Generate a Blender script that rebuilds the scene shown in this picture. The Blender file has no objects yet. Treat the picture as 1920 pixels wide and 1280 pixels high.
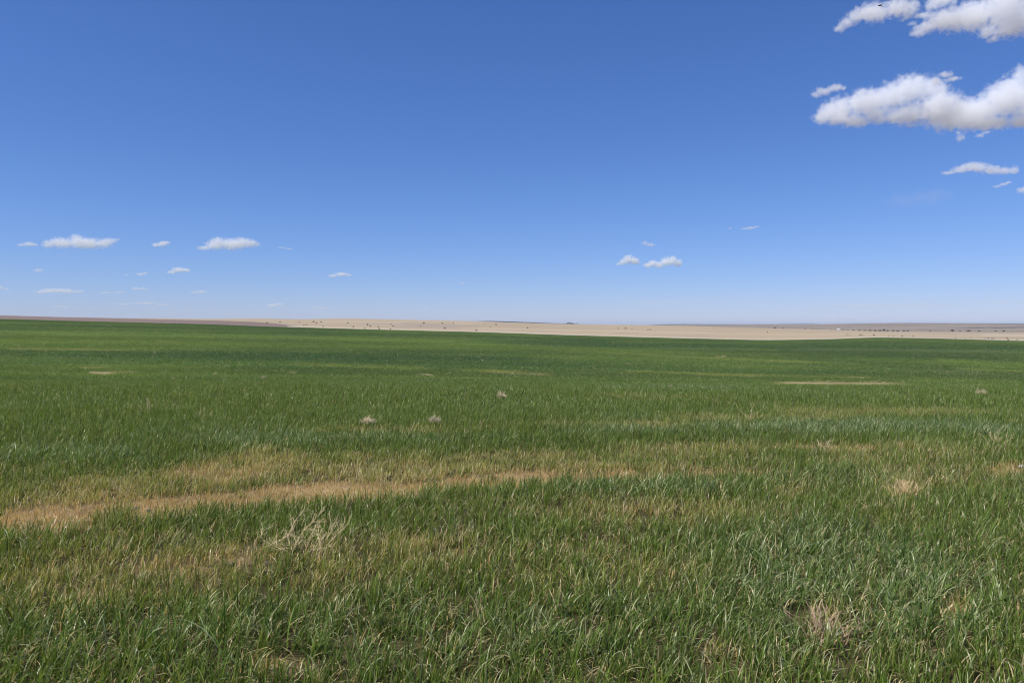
import bpy, bmesh, math, random
import numpy as np
from mathutils import Vector, Matrix

rng = np.random.default_rng(7)
random.seed(7)
SC = bpy.context.scene
COL = SC.collection

# ------------------------------------------------------------------ camera
F = 1400.0                      # focal length in pixels of the 1920 wide photograph
CAM_H = 1.7
TH = math.atan(33.0 / F)        # the camera looks very slightly down
CT, ST = math.cos(TH), math.sin(TH)
cam_d = bpy.data.cameras.new("camera")
cam_d.sensor_width = 36.0
cam_d.lens = F / 1920.0 * 36.0
cam_d.clip_start = 0.1
cam_d.clip_end = 200000.0
cam = bpy.data.objects.new("camera", cam_d)
cam.location = (0, 0, CAM_H)
cam.rotation_euler = (math.pi / 2 - TH, 0, 0)
COL.objects.link(cam)
SC.camera = cam


def row2e(py):
    dy = (640.0 - np.asarray(py, float)) / F
    return (-ST + dy * CT) / (CT + dy * ST)


def col2u(px, py):
    dx = (np.asarray(px, float) - 960.0) / F
    dy = (640.0 - np.asarray(py, float)) / F
    return dx / (CT + dy * ST)


def world2px(X, Y, Z):
    e = (Z - CAM_H) / Y
    dy = (e * CT + ST) / (CT - e * ST)
    dx = X / Y * (CT + dy * ST)
    return 960.0 + F * dx, 640.0 - F * dy


# ------------------------------------------------------------------ noise
def vnoise(x, y, seed=0):
    xi = np.floor(x).astype(np.int64); yi = np.floor(y).astype(np.int64)
    fx = x - xi; fy = y - yi
    fx = fx * fx * (3 - 2 * fx); fy = fy * fy * (3 - 2 * fy)

    def h(a, b):
        n = (a * 374761393 + b * 668265263 + seed * 1442695041) & 0xFFFFFFFF
        n = ((n ^ (n >> 13)) * 1274126177) & 0xFFFFFFFF
        n = (n ^ (n >> 16)) & 0xFFFFFF
        return n / float(0xFFFFFF)
    return (h(xi, yi) * (1 - fx) + h(xi + 1, yi) * fx) * (1 - fy) + (h(xi, yi + 1) * (1 - fx) + h(xi + 1, yi + 1) * fx) * fy


def fbm(x, y, seed=0, octaves=4):
    a, s, t = 0.5, 0.0, 0.0
    for i in range(octaves):
        s = s + a * vnoise(x, y, seed + i * 17); t += a
        x = x * 2.03 + 11.3; y = y * 2.03 + 5.7; a *= 0.5
    return s / t


def sstep(a, b, x):
    t = np.clip((x - a) / (b - a), 0, 1)
    return t * t * (3 - 2 * t)


# ------------------------------------------------------------------ terrain
YC = 33.0; YS = 60.0; YE = 450.0; YH = 2000.0; YB = 1800.0; YF = 6000.0
XC = [0, 480, 960, 1440, 1920]
CREST = [719, 721, 724, 729, 730]
START = [711, 713, 715, 720, 722]
XE = [0, 100, 200, 300, 400, 500, 560, 700, 800, 900, 1060, 1260, 1430, 1550, 1640, 1740, 1830, 1920]
EDGE = [597.5, 600.5, 603, 605.5, 608, 612, 613.5, 617.5, 620, 622.5, 628, 633.5, 637.5, 636, 632.5, 634, 636.5, 639]
XH = [0, 100, 200, 300, 400, 480, 560, 650, 750, 840, 900, 960, 1050, 1150, 1230, 1300, 1440, 1560, 1640, 1700, 1920]
HORZ = [591, 594, 596, 597, 597.8, 597, 598.4, 596.8, 599, 600.8, 602.3, 604.5, 607.3, 608.6, 609.5, 611.2, 615.5, 618, 620.5, 622, 622]
XF = [0, 1000, 1200, 1300, 1440, 1560, 1620, 1700, 1800, 1920]
FARH = [612, 611, 609.3, 608.6, 608.2, 607.3, 606.0, 605.3, 605.8, 606.5]


def smooth_interp(x, xs, ys):
    o = np.zeros_like(x)
    for d in (-24, -12, 0, 12, 24):
        o = o + np.interp(x + d, xs, ys)
    return o / 5


def terrain(X, Y):
    """height of the ground at world X, Y (Y forward)"""
    X = np.asarray(X, float); Y = np.asarray(Y, float)
    u = X / np.maximum(Y, 3.0)
    xc = 960 + F * u
    zc = CAM_H + YC * row2e(smooth_interp(xc, XC, CREST))
    rs = smooth_interp(xc, XC, START)
    re = smooth_interp(xc, XE, EDGE)
    rh = smooth_interp(xc, XH, HORZ)
    zs = CAM_H + YS * row2e(rs)
    near = zc * (np.clip(Y - 6, 0, 27) / 27) ** 2
    micro = (fbm(X * 0.55, Y * 0.55, 3, 3) - 0.5) * 0.07 + (fbm(X * 3, Y * 3, 5, 2) - 0.5) * 0.025
    near = near + micro * np.clip((YC - Y) / 10, 0, 1)
    t = np.clip((Y - YC) / (YS - YC), 0, 1)
    q0 = (1 / YC - 1 / np.clip(Y, YC, YS)) / (1 / YC - 1 / YS)
    dip = CAM_H + np.clip(Y, YC, YS) * row2e(smooth_interp(xc, XC, CREST) * (1 - q0) + rs * q0) - 0.12 * np.sin(np.pi * t)
    q = (1 / YS - 1 / np.clip(Y, YS, YE)) / (1 / YS - 1 / YE)
    slope = CAM_H + np.clip(Y, YS, YE) * row2e(rs + (re - rs) * q)
    q2 = (1 / YE - 1 / np.clip(Y, YE, YH)) / (1 / YE - 1 / YH)
    past = CAM_H + np.clip(Y, YE, YH) * row2e(re + (rh - re) * q2)
    z = np.where(Y < YC, near, np.where(Y < YS, dip, np.where(Y < YE, slope, past)))
    return np.where(Y > YH, np.where(Y > 2650, -45 - (Y - 2600) * 0.0036, past - (Y - YH) * 0.03), z)


def ground_at(px, py):
    """the point of the terrain seen at a pixel of the photograph"""
    e = float(row2e(py)); u = float(col2u(px, py))
    Ys = np.concatenate([np.arange(2, 60, 0.02), np.geomspace(60, 2100, 6000)])
    Z = terrain(u * Ys, Ys)
    hit = np.nonzero(CAM_H + e * Ys <= Z)[0]
    if len(hit) == 0:
        d = CAM_H + e * Ys - Z
        d[Ys < 100] = 1e9
        k = int(np.argmin(d))
    else:
        k = int(hit[0])
    return float(u * Ys[k]), float(Ys[k]), float(Z[k])


# ------------------------------------------------------------------ object helpers
def tag(o, label=None, cat=None, group=None, kind=None):
    if label: o["label"] = label
    if cat: o["category"] = cat
    if group: o["group"] = group
    if kind: o["kind"] = kind
    return o


def link(name, me, mat=None, parent=None, loc=None):
    o = bpy.data.objects.new(name, me)
    COL.objects.link(o)
    if mat is not None and me is not None:
        me.materials.append(mat)
    if parent is not None: o.parent = parent
    if loc is not None: o.location = loc
    return o


def empty(name, loc, rz=0.0, scale=1.0):
    o = bpy.data.objects.new(name, None)
    COL.objects.link(o)
    o.location = loc; o.rotation_euler = (0, 0, rz); o.scale = (scale,) * 3
    return o


def np_mesh(name, verts, faces, loop_n, col=None, smooth=False):
    """faces: flat index array of polygons that all have loop_n corners"""
    me = bpy.data.meshes.new(name)
    faces = np.ascontiguousarray(faces, dtype=np.int32).ravel()
    nf = len(faces) // loop_n
    me.vertices.add(len(verts)); me.vertices.foreach_set("co", np.ascontiguousarray(verts, dtype=np.float32).ravel())
    me.loops.add(len(faces)); me.loops.foreach_set("vertex_index", faces)
    me.polygons.add(nf); me.polygons.foreach_set("loop_start", np.arange(nf, dtype=np.int32) * loop_n)
    if smooth:
        me.polygons.foreach_set("use_smooth", np.ones(nf, dtype=bool))
    me.update(calc_edges=True)
    if col is not None:
        a = me.color_attributes.new("tone", "FLOAT_COLOR", "POINT")
        c4 = np.ones((len(verts), 4), np.float32); c4[:, :3] = col
        a.data.foreach_set("color", c4.ravel())
    return me


def grid_faces(nr, nc):
    i = np.arange(nr - 1)[:, None] * nc + np.arange(nc - 1)[None, :]
    return np.stack([i, i + 1, i + nc + 1, i + nc], -1).reshape(-1, 4)


# ------------------------------------------------------------------ materials
def new_mat(name):
    m = bpy.data.materials.new(name); m.use_nodes = True
    nt = m.node_tree
    return m, nt, nt.nodes["Principled BSDF"], nt.nodes["Material Output"]


def plain(name, col, rough=0.8, spec=0.2, var=0.25, scale=6.0):
    m, nt, b, _ = new_mat(name)
    tc = nt.nodes.new("ShaderNodeNewGeometry")
    n = nt.nodes.new("ShaderNodeTexNoise"); n.inputs["Scale"].default_value = scale; n.inputs["Detail"].default_value = 4
    r = nt.nodes.new("ShaderNodeMapRange"); r.inputs["To Min"].default_value = 1 - var; r.inputs["To Max"].default_value = 1 + var
    mx = nt.nodes.new("ShaderNodeVectorMath"); mx.operation = 'SCALE'; mx.inputs[0].default_value = col
    nt.links.new(tc.outputs["Position"], n.inputs["Vector"])
    nt.links.new(n.outputs["Fac"], r.inputs["Value"]); nt.links.new(r.outputs["Result"], mx.inputs["Scale"])
    nt.links.new(mx.outputs["Vector"], b.inputs["Base Color"])
    b.inputs["Roughness"].default_value = rough; b.inputs["Specular IOR Level"].default_value = spec
    return m


def toned(name, rough=0.9, spec=0.1, noises=((1.0, (1, 1, 1), 0.2),), bump=0.0, bump_scale=8.0):
    """material that reads the 'tone' colour of the mesh and multiplies real-world noise on it"""
    m, nt, b, _ = new_mat(name)
    at = nt.nodes.new("ShaderNodeAttribute"); at.attribute_name = "tone"
    g = nt.nodes.new("ShaderNodeNewGeometry")
    cur = at.outputs["Color"]
    for sc, st, var in noises:
        mp = nt.nodes.new("ShaderNodeVectorMath"); mp.operation = 'MULTIPLY'; mp.inputs[1].default_value = st
        n = nt.nodes.new("ShaderNodeTexNoise"); n.inputs["Scale"].default_value = sc; n.inputs["Detail"].default_value = 5
        n.inputs["Roughness"].default_value = 0.65
        r = nt.nodes.new("ShaderNodeMapRange")
        r.inputs["From Min"].default_value = 0.25; r.inputs["From Max"].default_value = 0.75
        r.inputs["To Min"].default_value = 1 - var; r.inputs["To Max"].default_value = 1 + var
        mx = nt.nodes.new("ShaderNodeVectorMath"); mx.operation = 'SCALE'
        nt.links.new(g.outputs["Position"], mp.inputs[0]); nt.links.new(mp.outputs["Vector"], n.inputs["Vector"])
        nt.links.new(n.outputs["Fac"], r.inputs["Value"])
        nt.links.new(cur, mx.inputs[0]); nt.links.new(r.outputs["Result"], mx.inputs["Scale"])
        cur = mx.outputs["Vector"]
    nt.links.new(cur, b.inputs["Base Color"])
    b.inputs["Roughness"].default_value = rough; b.inputs["Specular IOR Level"].default_value = spec
    if bump > 0:
        n = nt.nodes.new("ShaderNodeTexNoise"); n.inputs["Scale"].default_value = bump_scale; n.inputs["Detail"].default_value = 6
        nt.links.new(g.outputs["Position"], n.inputs["Vector"])
        bp = nt.nodes.new("ShaderNodeBump"); bp.inputs["Strength"].default_value = 1.0; bp.inputs["Distance"].default_value = bump
        nt.links.new(n.outputs["Fac"], bp.inputs["Height"]); nt.links.new(bp.outputs["Normal"], b.inputs["Normal"])
    return m


def blade_mat(name, trans=0.36):
    m, nt, b, out = new_mat(name)
    at = nt.nodes.new("ShaderNodeAttribute"); at.attribute_name = "tone"
    nt.links.new(at.outputs["Color"], b.inputs["Base Color"])
    b.inputs["Roughness"].default_value = 0.30; b.inputs["Specular IOR Level"].default_value = 0.27
    tr = nt.nodes.new("ShaderNodeBsdfTranslucent")
    sc = nt.nodes.new("ShaderNodeVectorMath"); sc.operation = 'MULTIPLY'; sc.inputs[1].default_value = (1.5, 1.45, 0.8)
    nt.links.new(at.outputs["Color"], sc.inputs[0]); nt.links.new(sc.outputs["Vector"], tr.inputs["Color"])
    mx = nt.nodes.new("ShaderNodeMixShader"); mx.inputs[0].default_value = trans
    nt.links.new(b.outputs[0], mx.inputs[1]); nt.links.new(tr.outputs[0], mx.inputs[2])
    nt.links.new(mx.outputs[0], out.inputs["Surface"])
    return m


# ------------------------------------------------------------------ what grows where
# dry / thin patches of the near field: (px, py, half width, half height, strength), read as places on the ground
DRY_BAND = [(-200, 985, 40), (0, 983, 25), (200, 965, 23), (400, 945, 19), (600, 928, 16), (800, 914, 13), (1000, 904, 11),
            (1200, 895, 9), (1350, 890, 6), (1500, 886, 2)]
PATCH = [(330, 1065, 75, 28, .75), (200, 1125, 60, 20, .7), (60, 1085, 60, 28, .5), (440, 1045, 40, 22, .8), (575, 1035, 75, 25, .6),
         (778, 1022, 30, 16, .75), (855, 1045, 30, 14, .6), (1200, 962, 60, 14, .55), (1300, 962, 40, 10, .5), (1560, 1180, 60, 42, .4),
         (520, 1255, 45, 20, .7), (1790, 1150, 40, 22, .6), (1000, 975, 60, 14, .35), (1480, 930, 40, 12, .4), (1690, 925, 40, 20, .45),
         (1350, 1230, 60, 18, .5), (1100, 1030, 40, 12, .35), (190, 700, 26, 3, .95), (900, 888, 280, 20, .95), (660, 885, 260, 30, 1.0), (150, 945, 260, 26, .9), (1150, 885, 240, 12, .7),
         (420, 890, 120, 22, .8), (930, 862, 200, 10, .75), (700, 858, 200, 8, .55), (1250, 862, 160, 7, .6), (250, 915, 200, 24, .55), (350, 1080, 420, 70, .45), (800, 1040, 300, 45, .4), (1150, 965, 300, 22, .4), (1800, 895, 180, 30, .3), (1060, 1090, 240, 40, .25),
         (1560, 845, 150, 7, .75), (1330, 846, 150, 8, .55), (1700, 842, 70, 7, .55), (1680, 868, 200, 9, .35), (1890, 884, 45, 11, .95),
         (1800, 852, 130, 12, .35), (1100, 801, 220, 5, .55), (1480, 788, 220, 7, .55), (740, 812, 200, 6, .4), (1700, 778, 240, 8, .4), (1570, 719, 115, 4, .8),
         (1610, 782, 30, 2, .5), (1380, 800, 60, 4, .25), (250, 1010, 160, 12, .3), (1640, 1100, 40, 14, .3), (60, 1150, 50, 16, .35)]
LUSH = [(1640, 808, 260, 13, 1.8), (1850, 814, 80, 13, 1.5), (600, 830, 400, 14, .5), (1130, 815, 150, 8, .6), (1600, 905, 200, 20, .5),
        (1200, 925, 200, 14, .6), (120, 860, 200, 30, .5), (900, 1210, 900, 90, .45), (1650, 1110, 320, 140, .7), (1250, 730, 200, 6, .5), (1700, 1150, 200, 60, .35)]  # lush growth; also steers where the painted leaf glints gather


def near_fields(px, py, X, Y):
    """dryness and lushness of the near crop"""
    wob = (fbm(X * 0.9, Y * 0.5, 21, 4) - 0.5)
    wob2 = (fbm(X * 0.35 + 40, Y * 0.25, 23, 3) - 0.5)
    b = np.array(DRY_BAND, float)
    cy = np.interp(px, b[:, 0], b[:, 1]); hw = np.interp(px, b[:, 0], b[:, 2])
    d = (py - cy) / np.maximum(hw, 1)
    d = d + wob * 1.4 + (fbm(X * 3.2, Y * 2.0, 25, 3) - 0.5) * 0.9
    dry = np.where(px > 1500, 0, 1.0) * np.where(d > 0, 1 - sstep(0.75, 1.15, d), 1 - sstep(0.6, 1.5, -d))
    yel = np.zeros_like(px)
    for (x, y, w, h, s) in PATCH:
        r = np.hypot((px - x) / w, (py - y) / h) + wob * 1.4
        v = s * (1 - sstep(0.4, 1.35, r))
        if s >= .6 and w < 160: dry = np.maximum(dry, v * (0.95 if s >= .88 else 0.5))
        yel = np.maximum(yel, v)
    dry = np.clip(dry + np.where(dry > 0.05, wob * 0.6, 0), 0, 1)
    fine = fbm(X * 2.6, Y * 1.8, 27, 4); fine2 = fbm(X * 6, Y * 4, 29, 3)
    yel = yel * np.clip(0.2 + 3.2 * (fine - 0.2) * (0.6 + 0.8 * fine2), 0.15, 1.25)
    dry = dry * sstep(0.26, 0.52, fine * 0.5 + fine2 * 0.5)
    yel = np.clip(np.maximum(yel, dry) + 0.55 * np.clip(wob2 * 2.2 - 0.35, 0, 1), 0, 1)
    lush = np.zeros_like(px)
    for (x, y, w, h, s) in LUSH:
        r = np.hypot((px - x) / w, (py - y) / h) + wob
        lush = np.maximum(lush, s * (1 - sstep(0.5, 1.3, r)))
    lush = np.clip(lush + 0.5 * np.clip(-wob2 * 2.5 - 0.1, 0, 1), 0, 1) * (1 - yel)
    return dry, yel, lush


GREEN = np.array([0.127, 0.191, 0.030]); BLUEG = np.array([0.094, 0.163, 0.048]); YELG = np.array([0.34, 0.33, 0.075]); PALE_GLINT = np.array([0.56, 0.60, 0.33])
STRAW = np.array([0.68, 0.55, 0.31]); ORANGE = np.array([0.62, 0.42, 0.18]); SOIL = np.array([0.34, 0.24, 0.13]); THATCH_SHADE = np.array([0.07, 0.06, 0.028])  # thatch tone darkened so the gaps between blades look shaded
FARG = np.array([0.050, 0.078, 0.024])

# streaks of the far slope: x0, x1, row at x0, row at x1, half thickness, colour, strength
Cy = (0.115, 0.13, 0.032); Ct = (0.20, 0.16, 0.085); Cd = (0.027, 0.052, 0.018); Cl = (0.084, 0.115, 0.027); Cs = (0.25, 0.18, 0.12); Cg = (0.075, 0.082, 0.04); Cw = (0.085, 0.105, 0.055)
STREAK = [(1000, 1960, 640, 662, 9, Cd, .75), (1480, 1960, 670, 700, 8, Cd, .5), (1300, 1960, 648, 676, 12, Cd, .5), (-100, 700, 610, 618, 4, Cd, .5), (500, 1300, 622, 642, 5, Cd, .7), (0, 300, 622, 624, 3, Cl, .7), (300, 900, 628, 640, 5, Cl, .7), (140, 330, 639, 641, 1.0, Cy, .8),
          (20, 230, 655, 656, 1.4, Ct, .7), (0, 300, 654, 656, 2.5, Cy, .5), (-50, 500, 662, 668, 7, Cd, .7), (480, 900, 660, 672, 7, Cd, .65), (0, 300, 686, 690, 4, Cl, .8),
          (250, 420, 688, 690, 2, Cy, .45), (560, 800, 684, 690, 4, Cy, .55), (900, 1030, 696, 703, 2.2, Ct, .8), (860, 980, 694, 697, 3, Cy, .6), (150, 205, 689.5, 689.5, 1.2, Ct, .7),
          (168, 205, 698, 699, 1.4, Cs, 1.0), (200, 260, 697, 698, 1.6, Ct, .45), (789, 812, 701.5, 703, 1.3, Cs, 1.0), (805, 826, 707, 709, .9, Ct, .9), (840, 960, 710, 711, 1, Ct, .4), (540, 556, 698.5, 699, 1.8, Ct, .8), (528, 534, 695, 696, 1.5, Ct, .6),
          (1050, 1240, 658, 665, 1.2, Cy, .9), (1240, 1660, 668, 684, 1.3, Cy, .85), (1660, 1930, 684, 697, 1.5, Cy, .7), (1000, 1500, 668, 690, 8, Cl, .55), (1180, 1460, 696, 706, 2.2, Cy, .8), (1300, 1420, 702, 706, 1.2, Ct, .65),
          (1440, 1640, 705, 709, 1.2, Cy, .8), (1590, 1622, 707, 708, 1.2, Ct, .9), (1465, 1690, 717.5, 719.5, 1.7, Cs, 1.0), (1660, 1720, 723, 724, 1.0, Ct, .6), (1790, 1860, 724, 723, 1.0, Ct, .8), (1690, 1860, 693, 701, 4, Cg, .6),
          (1500, 1930, 655, 660, 3, Cw, .5), (1440, 1930, 648, 652, 3, Cd, .6), (1560, 1930, 664, 673, 3, Cd, .7), (1760, 1850, 675, 680, 2.5, Cl, .9), (1500, 1930, 638, 645, 3, Cd, .5), (1200, 1420, 652, 655, 1, Cw, .7), (1380, 1460, 654, 656, 1, Cy, .5),
          (1260, 1280, 666.5, 667, 1, Cw, .9), (1560, 1800, 680, 690, 4, Cd, .6), (1700, 1930, 712, 717, 4, Cl, .8), (0, 500, 701, 705, 2, Cl, .6), (500, 1100, 705, 712, 3, Cl, .6), (1100, 1440, 709, 715, 3, Cl, .5), (1150, 1500, 640, 646, 3, Cl, .4),
          (1340, 1362, 668.5, 669, 1.0, Ct, .8), (540, 600, 658, 660, 1, Cw, .6), (620, 1000, 648, 655, 3, Cl, .5)]


def far_green(px, py, X, Y):
    c = np.tile(FARG, (len(px), 1))
    n = fbm(X * 0.012 + 3, Y * 0.02, 31, 4) - 0.5
    n2 = fbm(X * 0.03, Y * 0.09 + 9, 35, 4) - 0.5
    rag = fbm(X * 0.8, Y * 0.35, 37, 3)
    k = np.clip(0.5 + n * 1.6 + n2 * 1.1, 0, 1)[:, None]
    c = (np.array(Cd) * (1 - k) + np.array(Cl) * k)
    for (x0, x1, y0, y1, h, col, s) in STREAK:
        t = (px - x0) / (x1 - x0)
        cy = y0 + (y1 - y0) * np.clip(t, -0.1, 1.1) + n2 * h * 0.8
        w = np.exp(-((py - cy) / h) ** 2) * sstep(-0.12, 0.12, t) * (1 - sstep(0.85, 1.12, t))
        w = np.clip(s * w * (0.9 + n2 * 1.4) * (0.55 + 0.9 * rag), 0, 1)[:, None]
        c = c * (1 - w) + np.array(col) * w
    return c * np.array([1.40, 1.44, 1.28])


# ------------------------------------------------------------------ the ground of the crop field
us = np.concatenate([np.linspace(-2.2, -0.75, 30)[:-1], np.linspace(-0.75, 0.75, 760), np.linspace(0.75, 2.2, 30)[1:]])
rows = np.concatenate([np.linspace(-30, 2, 24), 2 + (np.geomspace(1, 32, 260) - 1), np.linspace(33.4, 59, 40), 1 / np.linspace(1 / 59.5, 1 / YE, 300)])
Yg, Ug = np.meshgrid(rows, us, indexing="ij")
Wg = np.where(Yg < 33, np.sqrt(np.maximum(Yg, 0) ** 2 + 36 * (1 - np.clip(Yg, 0, 33) / 33)), Yg)
Wg = np.maximum(Wg, 6.0 * (Yg < 6))
Xg = Ug * Wg
Zg = terrain(Xg, Yg)
X, Y, Z = Xg.ravel(), Yg.ravel(), Zg.ravel()
px, py = world2px(X, np.maximum(Y, 1.5), Z)
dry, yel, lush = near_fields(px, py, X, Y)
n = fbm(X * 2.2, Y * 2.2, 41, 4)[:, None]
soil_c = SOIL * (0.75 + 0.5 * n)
cnear = soil_c * dry[:, None] ** 0.7 + (THATCH_SHADE * (0.7 + 0.6 * n)) * (1 - dry[:, None] ** 0.7)
cfar = far_green(px, py, X, Y)
kf = sstep(30, 52, Y)[:, None]
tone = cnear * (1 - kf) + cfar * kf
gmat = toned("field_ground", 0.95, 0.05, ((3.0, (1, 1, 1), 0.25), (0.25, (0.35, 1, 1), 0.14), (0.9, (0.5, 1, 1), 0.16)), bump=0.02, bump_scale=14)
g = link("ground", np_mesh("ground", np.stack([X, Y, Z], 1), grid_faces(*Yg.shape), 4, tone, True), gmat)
tag(g, kind="structure")

# ------------------------------------------------------------------ tan pasture beyond the field
prow = np.concatenate([1 / np.linspace(1 / YE, 1 / YH, 110), [2080, 2250, 2600, 4000, 9000, 20000, 52000]])
pus = np.concatenate([np.linspace(-2.2, -0.75, 30)[:-1], np.linspace(-0.75, 0.75, 760), np.linspace(0.75, 2.2, 30)[1:]])
Yp, Up = np.meshgrid(prow, pus, indexing="ij")
Xp = Up * Yp
Zp = terrain(Xp, Yp)
X, Y, Z = Xp.ravel(), Yp.ravel(), Zp.ravel()
px, py = world2px(X, Y, Z)
TAN = np.array([0.425, 0.335, 0.218]); MAUVE = np.array([0.235, 0.175, 0.145]); PALE = np.array([0.54, 0.47, 0.35]); OLIVE = np.array([0.16, 0.135, 0.095]); GREYT = np.array([0.31, 0.265, 0.225])
k = fbm(X * 0.004, Y * 0.012, 51, 5)[:, None]
k2 = fbm(X * 0.002 + 7, Y * 0.02, 53, 4)[:, None]
tone = TAN * (0.84 + 0.32 * k) * (1 - 0.35 * sstep(0.5, 0.75, k2)) + GREYT * 0.35 * sstep(0.5, 0.75, k2)
edge_row = smooth_interp(px, XE, EDGE)
# brown worked ground on the left, wedge between the crop and the pasture
wedge = np.interp(px, [-400, 0, 300, 400, 470, 520, 575], [585, 590, 598.5, 600.5, 603, 606.5, 614])
m = (sstep(-0.8, 0.8, py - wedge) * (px < 590))[:, None]
tone = tone * (1 - m) + MAUVE * (0.85 + 0.3 * k) * m
ps = [(755, 850, 605.7, 606.6, .8, OLIVE, .8), (680, 760, 606.8, 608.2, .8, GREYT, .8), (760, 900, 609, 612, 1.6, GREYT, .7), (740, 860, 612, 614, 2, GREYT, .5), (1440, 1640, 612, 616, 1.5, GREYT, .0),
      (1150, 1200, 624, 625, .8, OLIVE, .35), (1190, 1330, 627, 630, .8, GREYT, .5), (900, 1300, 616, 622, 1, PALE, .3), (1640, 1930, 620.4, 622.2, .9, OLIVE, .95), (1560, 1660, 618, 620.8, .7, OLIVE, .6),
      (1840, 1930, 627.5, 629, 1.2, PALE, .6), (1740, 1930, 624.5, 625, 1.5, GREYT, .4), (1700, 1930, 633.0, 633.8, .6, OLIVE, .35), (600, 900, 603, 607, 1.4, PALE, .35)]
for (x0, x1, y0, y1, h, col, s) in ps:
    t = (px - x0) / (x1 - x0)
    cy = y0 + (y1 - y0) * np.clip(t, -.1, 1.1)
    w = (s * np.exp(-((py - cy) / h) ** 2) * sstep(-0.1, 0.1, t) * (1 - sstep(0.9, 1.1, t)))[:, None]
    tone = tone * (1 - w) + col * w
w = (np.exp(-((edge_row - 0.9 - py) / 1.2) ** 2) * 0.75 * (px > 540))[:, None]
tone = tone * (1 - w) + PALE * w
fk = sstep(2500, 4500, Y)[:, None]
tone = tone * (1 - fk) + np.array([0.17, 0.18, 0.12]) * fk
pmat = toned("pasture_ground", 0.95, 0.05, ((0.05, (0.4, 1, 1), 0.12), (0.4, (0.5, 1, 1), 0.14)))
tag(link("pasture", np_mesh("pasture", np.stack([X, Y, Z], 1), grid_faces(*Yp.shape), 4, tone, True), pmat), kind="structure")

# ------------------------------------------------------------------ far hills
def hill_sheet(name, y0, y1, xs, base, top, colour, mat, nrow=40, back=600, du=420):
    hu = np.linspace((xs[0] - 960) / F, (xs[-1] - 960) / F, du)
    xc = 960 + F * hu
    rb = smooth_interp(xc, xs, base); rt = smooth_interp(xc, xs, top)
    yr = 1 / np.linspace(1 / y0, 1 / y1, nrow)
    P = []
    for i, yy in enumerate(yr):
        q = i / (nrow - 1)
        r = rb + (rt - rb) * np.sin(q * math.pi / 2)
        P.append(np.stack([hu * yy, np.full_like(hu, yy), CAM_H + yy * row2e(r)], 1))
    last = P[-1].copy(); last[:, 1] += back; last[:, 2] -= back * 0.02; P.append(last)
    last = last.copy(); last[:, 1] += back; last[:, 2] -= back * 0.06; P.append(last)
    V = np.concatenate(P)
    k = fbm(V[:, 0] * 0.0016, V[:, 1] * 0.0022, 61, 5)[:, None]; k2 = fbm(V[:, 0] * 0.0006, V[:, 1] * 0.003 + 4, 63, 4)[:, None]
    c = np.array(colour) * (0.7 + 0.6 * k) * (0.75 + 0.5 * k2)
    return tag(link(name, np_mesh(name, V, grid_faces(nrow + 2, du), 4, c, True), mat), kind="structure")


hmat = toned("hill_ground", 0.95, 0.05, ((0.02, (1, 1, 1), 0.18),))
hill_sheet("hills", 2700, YF, [-1400, 1000, 1200, 1300, 1440, 1560, 1620, 1700, 1800, 1920, 2700], [640, 640, 640, 640, 632, 630, 629, 628, 628, 628, 628],
           [614, 612, 609.3, 608.6, 608.2, 607.3, 606, 605.3, 605.8, 606.5, 606], (0.26, 0.21, 0.16), hmat)
hill_sheet("hills", 6800, 8000, [700, 860, 885, 920, 960, 1000, 1050, 1090, 1180, 1228, 1270, 1330, 1400, 1470, 1500, 1530, 1560, 1700], [625] * 18,
           [612, 606, 601.5, 601.4, 602.6, 604.4, 606.2, 609, 611, 608.4, 607.4, 607.8, 608, 607.6, 607.0, 607.0, 608, 611], (0.020, 0.026, 0.026), hmat, nrow=16)

# ------------------------------------------------------------------ the young crop: one mass of leaf blades
def sample_points(y0, y1, dens, slope=0.88, side=4.5):
    """evenly spread points over the widening strip of field between y0 and y1, a few metres wider than the view on both sides"""
    hi = slope * y1 + side
    n = int(2 * hi * (y1 - y0) * dens)
    Y = y0 + rng.random(n) * (y1 - y0); X = (rng.random(n) * 2 - 1) * hi
    k = np.abs(X) < slope * Y + side
    return X[k], Y[k]


VV, FF, CC = [], [], []
voff = 0


def add_blades(X, Y, Z, L, W, az, lean, curl, twist, c0, c1, segs):
    """ribbon blades: az heading of the lean, lean start angle, curl angle added to the tip"""
    global voff
    n = len(X)
    d = np.stack([np.cos(az), np.sin(az), np.zeros(n)], 1)
    s = np.stack([-np.sin(az + twist), np.cos(az + twist), np.zeros(n)], 1)
    p = np.stack([X, Y, Z], 1)
    nv = segs * 2 + 1
    V = np.empty((n, nv, 3), np.float32); C = np.empty((n, nv, 3), np.float32)
    for i in range(segs + 1):
        t = i / segs
        if i > 0:
            tm = (i - 0.5) / segs
            a = lean + curl * tm ** 1.5
            p = p + (d * np.sin(a)[:, None] + np.array([0, 0, 1.0]) * np.cos(a)[:, None]) * (L / segs)[:, None]
        w = W * 0.5 * (1 - 0.75 * t ** 2) * (0.75 + 0.25 * min(1, t * 4))
        c = c0 + (c1 - c0) * (t ** 1.6)
        if i < segs:
            V[:, 2 * i] = p - s * w[:, None]; V[:, 2 * i + 1] = p + s * w[:, None]
            C[:, 2 * i] = c; C[:, 2 * i + 1] = c
        else:
            V[:, 2 * i] = p; C[:, 2 * i] = c
    tris = []
    for i in range(segs - 1):
        a = 2 * i
        tris += [(a, a + 1, a + 3), (a, a + 3, a + 2)]
    a = 2 * (segs - 1); tris.append((a, a + 1, a + 2))
    tris = np.array(tris, np.int64)
    Fc = (np.arange(n, dtype=np.int64)[:, None, None] * nv + tris[None]) + voff
    VV.append(V.reshape(-1, 3)); FF.append(Fc.reshape(-1, 3)); CC.append(C.reshape(-1, 3))
    voff += n * nv


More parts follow.
